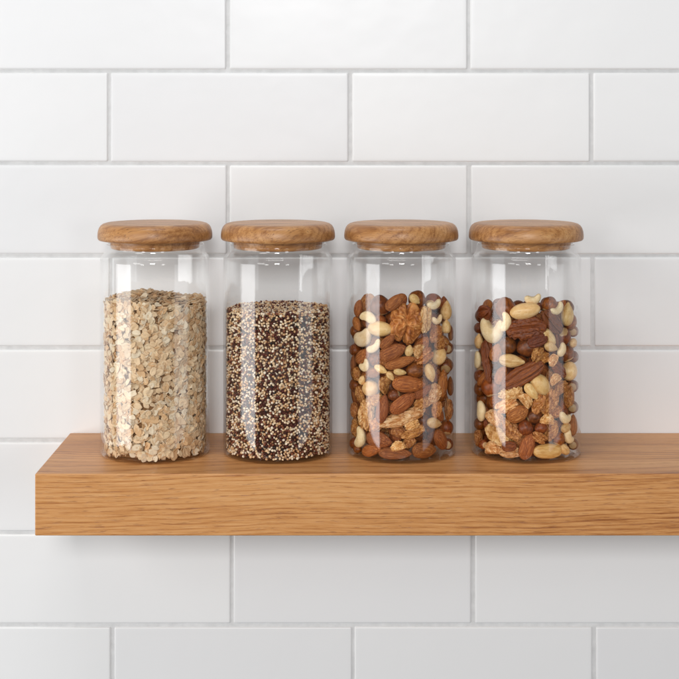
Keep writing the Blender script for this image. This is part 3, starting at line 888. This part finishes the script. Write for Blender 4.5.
    for i, n in enumerate(nuts):
        me = NUTMESH[n['k']][n['var'] % len(NUTMESH[n['k']])]
        v = np.empty(len(me.vertices) * 3, dtype=np.float32); me.vertices.foreach_get('co', v)
        v = v.reshape(-1, 3)[::3] @ (n['A'] @ np.diag(n['dims'])).T
        p = P[i]
        for rep_ in range(3):
            rr = np.hypot(v[:, 0] + p[0], v[:, 1] + p[1]); j = int(rr.argmax())
            ex = rr[j] - (RIN - 0.0002)
            if ex > 0: p[:2] -= (v[j, :2] + p[:2]) / rr[j] * ex
        zz = v[:, 2].min() + p[2]
        if zz < BASE + 0.0001: p[2] += BASE + 0.0001 - zz
        n['P'] = p
    return nuts

NICE = {'A': 'almond', 'H': 'hazelnut', 'W': 'walnut half', 'w': 'walnut piece', 'v': 'walnut piece', 'P': 'pecan half', 'C': 'cashew', 'p': 'peanut', 'M': 'macadamia nut', 'B': 'brazil nut'}
LOOK = {'A': 'brown', 'H': 'round reddish', 'W': 'big two-lobed', 'w': 'brown crinkled', 'v': 'pale crinkled', 'P': 'dark ridged', 'C': 'curved cream', 'p': 'tan', 'M': 'smooth yellow', 'B': 'long tan'}
CAT = {'A': 'almond', 'H': 'hazelnut', 'W': 'walnut', 'w': 'walnut', 'v': 'walnut', 'P': 'pecan', 'C': 'cashew', 'p': 'peanut', 'M': 'macadamia nut', 'B': 'brazil nut'}
ORD = ['topmost', 'second', 'third', 'fourth', 'fifth', 'sixth', 'seventh', 'eighth', 'ninth', 'tenth', 'eleventh', 'twelfth', 'thirteenth', 'fourteenth', 'fifteenth', 'sixteenth',
       'seventeenth', 'eighteenth', 'nineteenth', 'twentieth', 'twenty-first', 'twenty-second', 'twenty-third', 'twenty-fourth', 'twenty-fifth', 'twenty-sixth']

def place_nuts(jx, jcx, jname, seen, seed, fills):
    nuts = pack(jx, seen, seed, fills)
    used = set()
    heroes = [n for n in nuts if n['hero']]
    def col_of(n):
        u = (n['px'] - jcx) / 52.0
        return 'at the left edge' if u < -0.72 else 'left of centre' if u < -0.22 else 'in the middle' if u < 0.22 else 'right of centre' if u < 0.72 else 'at the right edge'
    def row_of(n):
        u = (n['py'] - 298) / (458 - 298)
        return 'top' if u < 0.1 else 'upper part' if u < 0.34 else 'mid height' if u < 0.62 else 'lower part' if u < 0.88 else 'bottom'
    def lie(n):
        a = (n['ang'] + 90) % 180 - 90
        if n['k'] in 'HM': return ''
        return 'lying level' if abs(a) < 14 else 'upright' if abs(a) > 62 else 'slanting up right' if a > 0 else 'slanting down right'
    for n in nuts:
        k = n['k']; name = KIND[k][0]
        me = NUTMESH[k][n['var'] % len(NUTMESH[k])]
        o = bpy.data.objects.new(name, me); COL.objects.link(o)
        L, Wd, T = n['dims']
        A = n['A'] @ np.diag([L, Wd, T])
        P = n['P'] + np.array([jx, JY, 0.0001])
        Mx = Matrix([[*A[0], P[0]], [*A[1], P[1]], [*A[2], P[2]], [0, 0, 0, 1]])
        o.matrix_world = Mx
        grp = 'mixed nuts in the %s jar' % jname
        if n['hero']:
            base = [LOOK[k], NICE[k], lie(n)]
            where = {'top': 'at the top', 'upper part': 'high up', 'mid height': 'at mid height', 'lower part': 'low down', 'bottom': 'at the bottom'}[row_of(n)]
            lab = ' '.join(x for x in base if x) + ' %s %s, %s jar' % (where, col_of(n).replace('in the middle', 'in the centre'), jname)
            if lab in used:
                others = [m for m in heroes if m is not n]
                near = sorted(others, key=lambda m: (m['px'] - n['px']) ** 2 + (m['py'] - n['py']) ** 2)
                for m in near[:8]:
                    dx, dy = m['px'] - n['px'], m['py'] - n['py']
                    rel = ('just below' if dy < 0 else 'just above') if abs(dy) > abs(dx) else ('right of' if dx < 0 else 'left of')
                    l2 = '%s %s %s %s, %s, %s jar' % (LOOK[k].split()[-1], NICE[k], rel, NICE[m['k']], row_of(n) + ' ' + col_of(n).replace('at the ', '').replace('in the ', ''), jname)
                    if l2 not in used:
                        lab = l2; break
            assert lab not in used, lab
            used.add(lab)
            tag(o, lab, CAT[k], grp)
        else:
            tag(o, '%s %s half hidden behind the front nuts of the %s jar' % (LOOK[k], NICE[k], jname), CAT[k], 'half hidden %ss of the %s jar' % (NICE[k], jname))

place_nuts(JARS[2][0], 401.3, 'third', SEEN3, 31, list('AAAAAHHw'))
place_nuts(JARS[3][0], 526.0, 'fourth', SEEN4, 47, list('AAHHHHPw'))

# ---------------------------------------------------------------- light
def area(name, loc, tgt, w, h, power, col):
    ld = bpy.data.lights.new(name, 'AREA'); ld.shape = 'RECTANGLE'; ld.size = w; ld.size_y = h
    ld.energy = power; ld.color = col
    o = bpy.data.objects.new(name, ld); COL.objects.link(o)
    o.location = loc
    d = (Vector(tgt) - Vector(loc)).normalized()
    zc = -d
    xc = Vector((0, 0, 1)).cross(zc).normalized(); yc = zc.cross(xc)
    o.matrix_world = Matrix(((xc.x, yc.x, zc.x, loc[0]), (xc.y, yc.y, zc.y, loc[1]), (xc.z, yc.z, zc.z, loc[2]), (0, 0, 0, 1)))
    return o
def polar(az, d, z): return (d * math.sin(R(az)), JY - d * math.cos(R(az)), z)
area('window_light_key', polar(-65, 1.9, -0.16), (0, JY, 0.02), 1.15, 0.62, 15.0, (0.98, 0.99, 1.0))
area('window_light_fill', polar(62, 1.9, -0.16), (0, JY, 0.02), 1.15, 0.62, 4.0, (0.92, 0.96, 1.0))
area('added_light_high', (-1.25, -1.85, 0.75), (-0.05, 0, 0.08), 0.6, 0.6, 7.0, (1.0, 1.0, 1.0))  # added lamp, high on the left, to brighten the jar contents
area('front_soft_light', (-0.03, -4.0, 1.25), (-0.03, 0, 0.1), 0.7, 0.6, 58.0, (0.99, 0.99, 1.0))  # added from the front to brighten the wall between the jars
area('added_side_light_left', (-1.6, -4.0, 0.40), (0, 0, 0.1), 0.5, 0.7, 12.5, (0.99, 0.99, 1.0))  # added low side lamp to lift the wall behind the empty glass
area('added_side_light_right', (1.6, -4.0, 0.40), (0, 0, 0.1), 0.5, 0.7, 11.0, (0.99, 0.99, 1.0))  # its added counterpart on the right, for the same stretch of wall
area('overhead_soft_light', (-0.15, -0.5, 1.7), (-0.12, 0, 0.15), 0.7, 0.4, 8.5, (1.0, 0.995, 0.99))

w = bpy.data.worlds.new('World'); scene.world = w; w.use_nodes = True
bg = w.node_tree.nodes['Background']; bg.inputs[0].default_value = (0.93, 0.96, 1.0, 1); bg.inputs[1].default_value = 0.08

# ---------------------------------------------------------------- camera
cd = bpy.data.cameras.new('camera'); co = bpy.data.objects.new('camera', cd); COL.objects.link(co)
cd.sensor_width = 36.0; cd.lens = 36.0 * FPX / 679.0
cd.shift_x = 0.0; cd.shift_y = -(339.5 - 118.0) / 679.0
cd.clip_start = 0.05; cd.clip_end = 50
co.location = CAM; co.rotation_euler = (R(90), 0, 0)
scene.camera = co

scene.view_settings.view_transform = 'Standard'
scene.view_settings.look = 'None'
scene.view_settings.exposure = 0.05
scene.view_settings.gamma = 1.0
c = scene.cycles
c.use_denoising = True
c.denoiser = 'OPENIMAGEDENOISE'
c.max_bounces = 14; c.diffuse_bounces = 7; c.glossy_bounces = 7; c.transmission_bounces = 8; c.transparent_max_bounces = 40
c.caustics_reflective = True; c.caustics_refractive = True
c.sample_clamp_indirect = 6.0
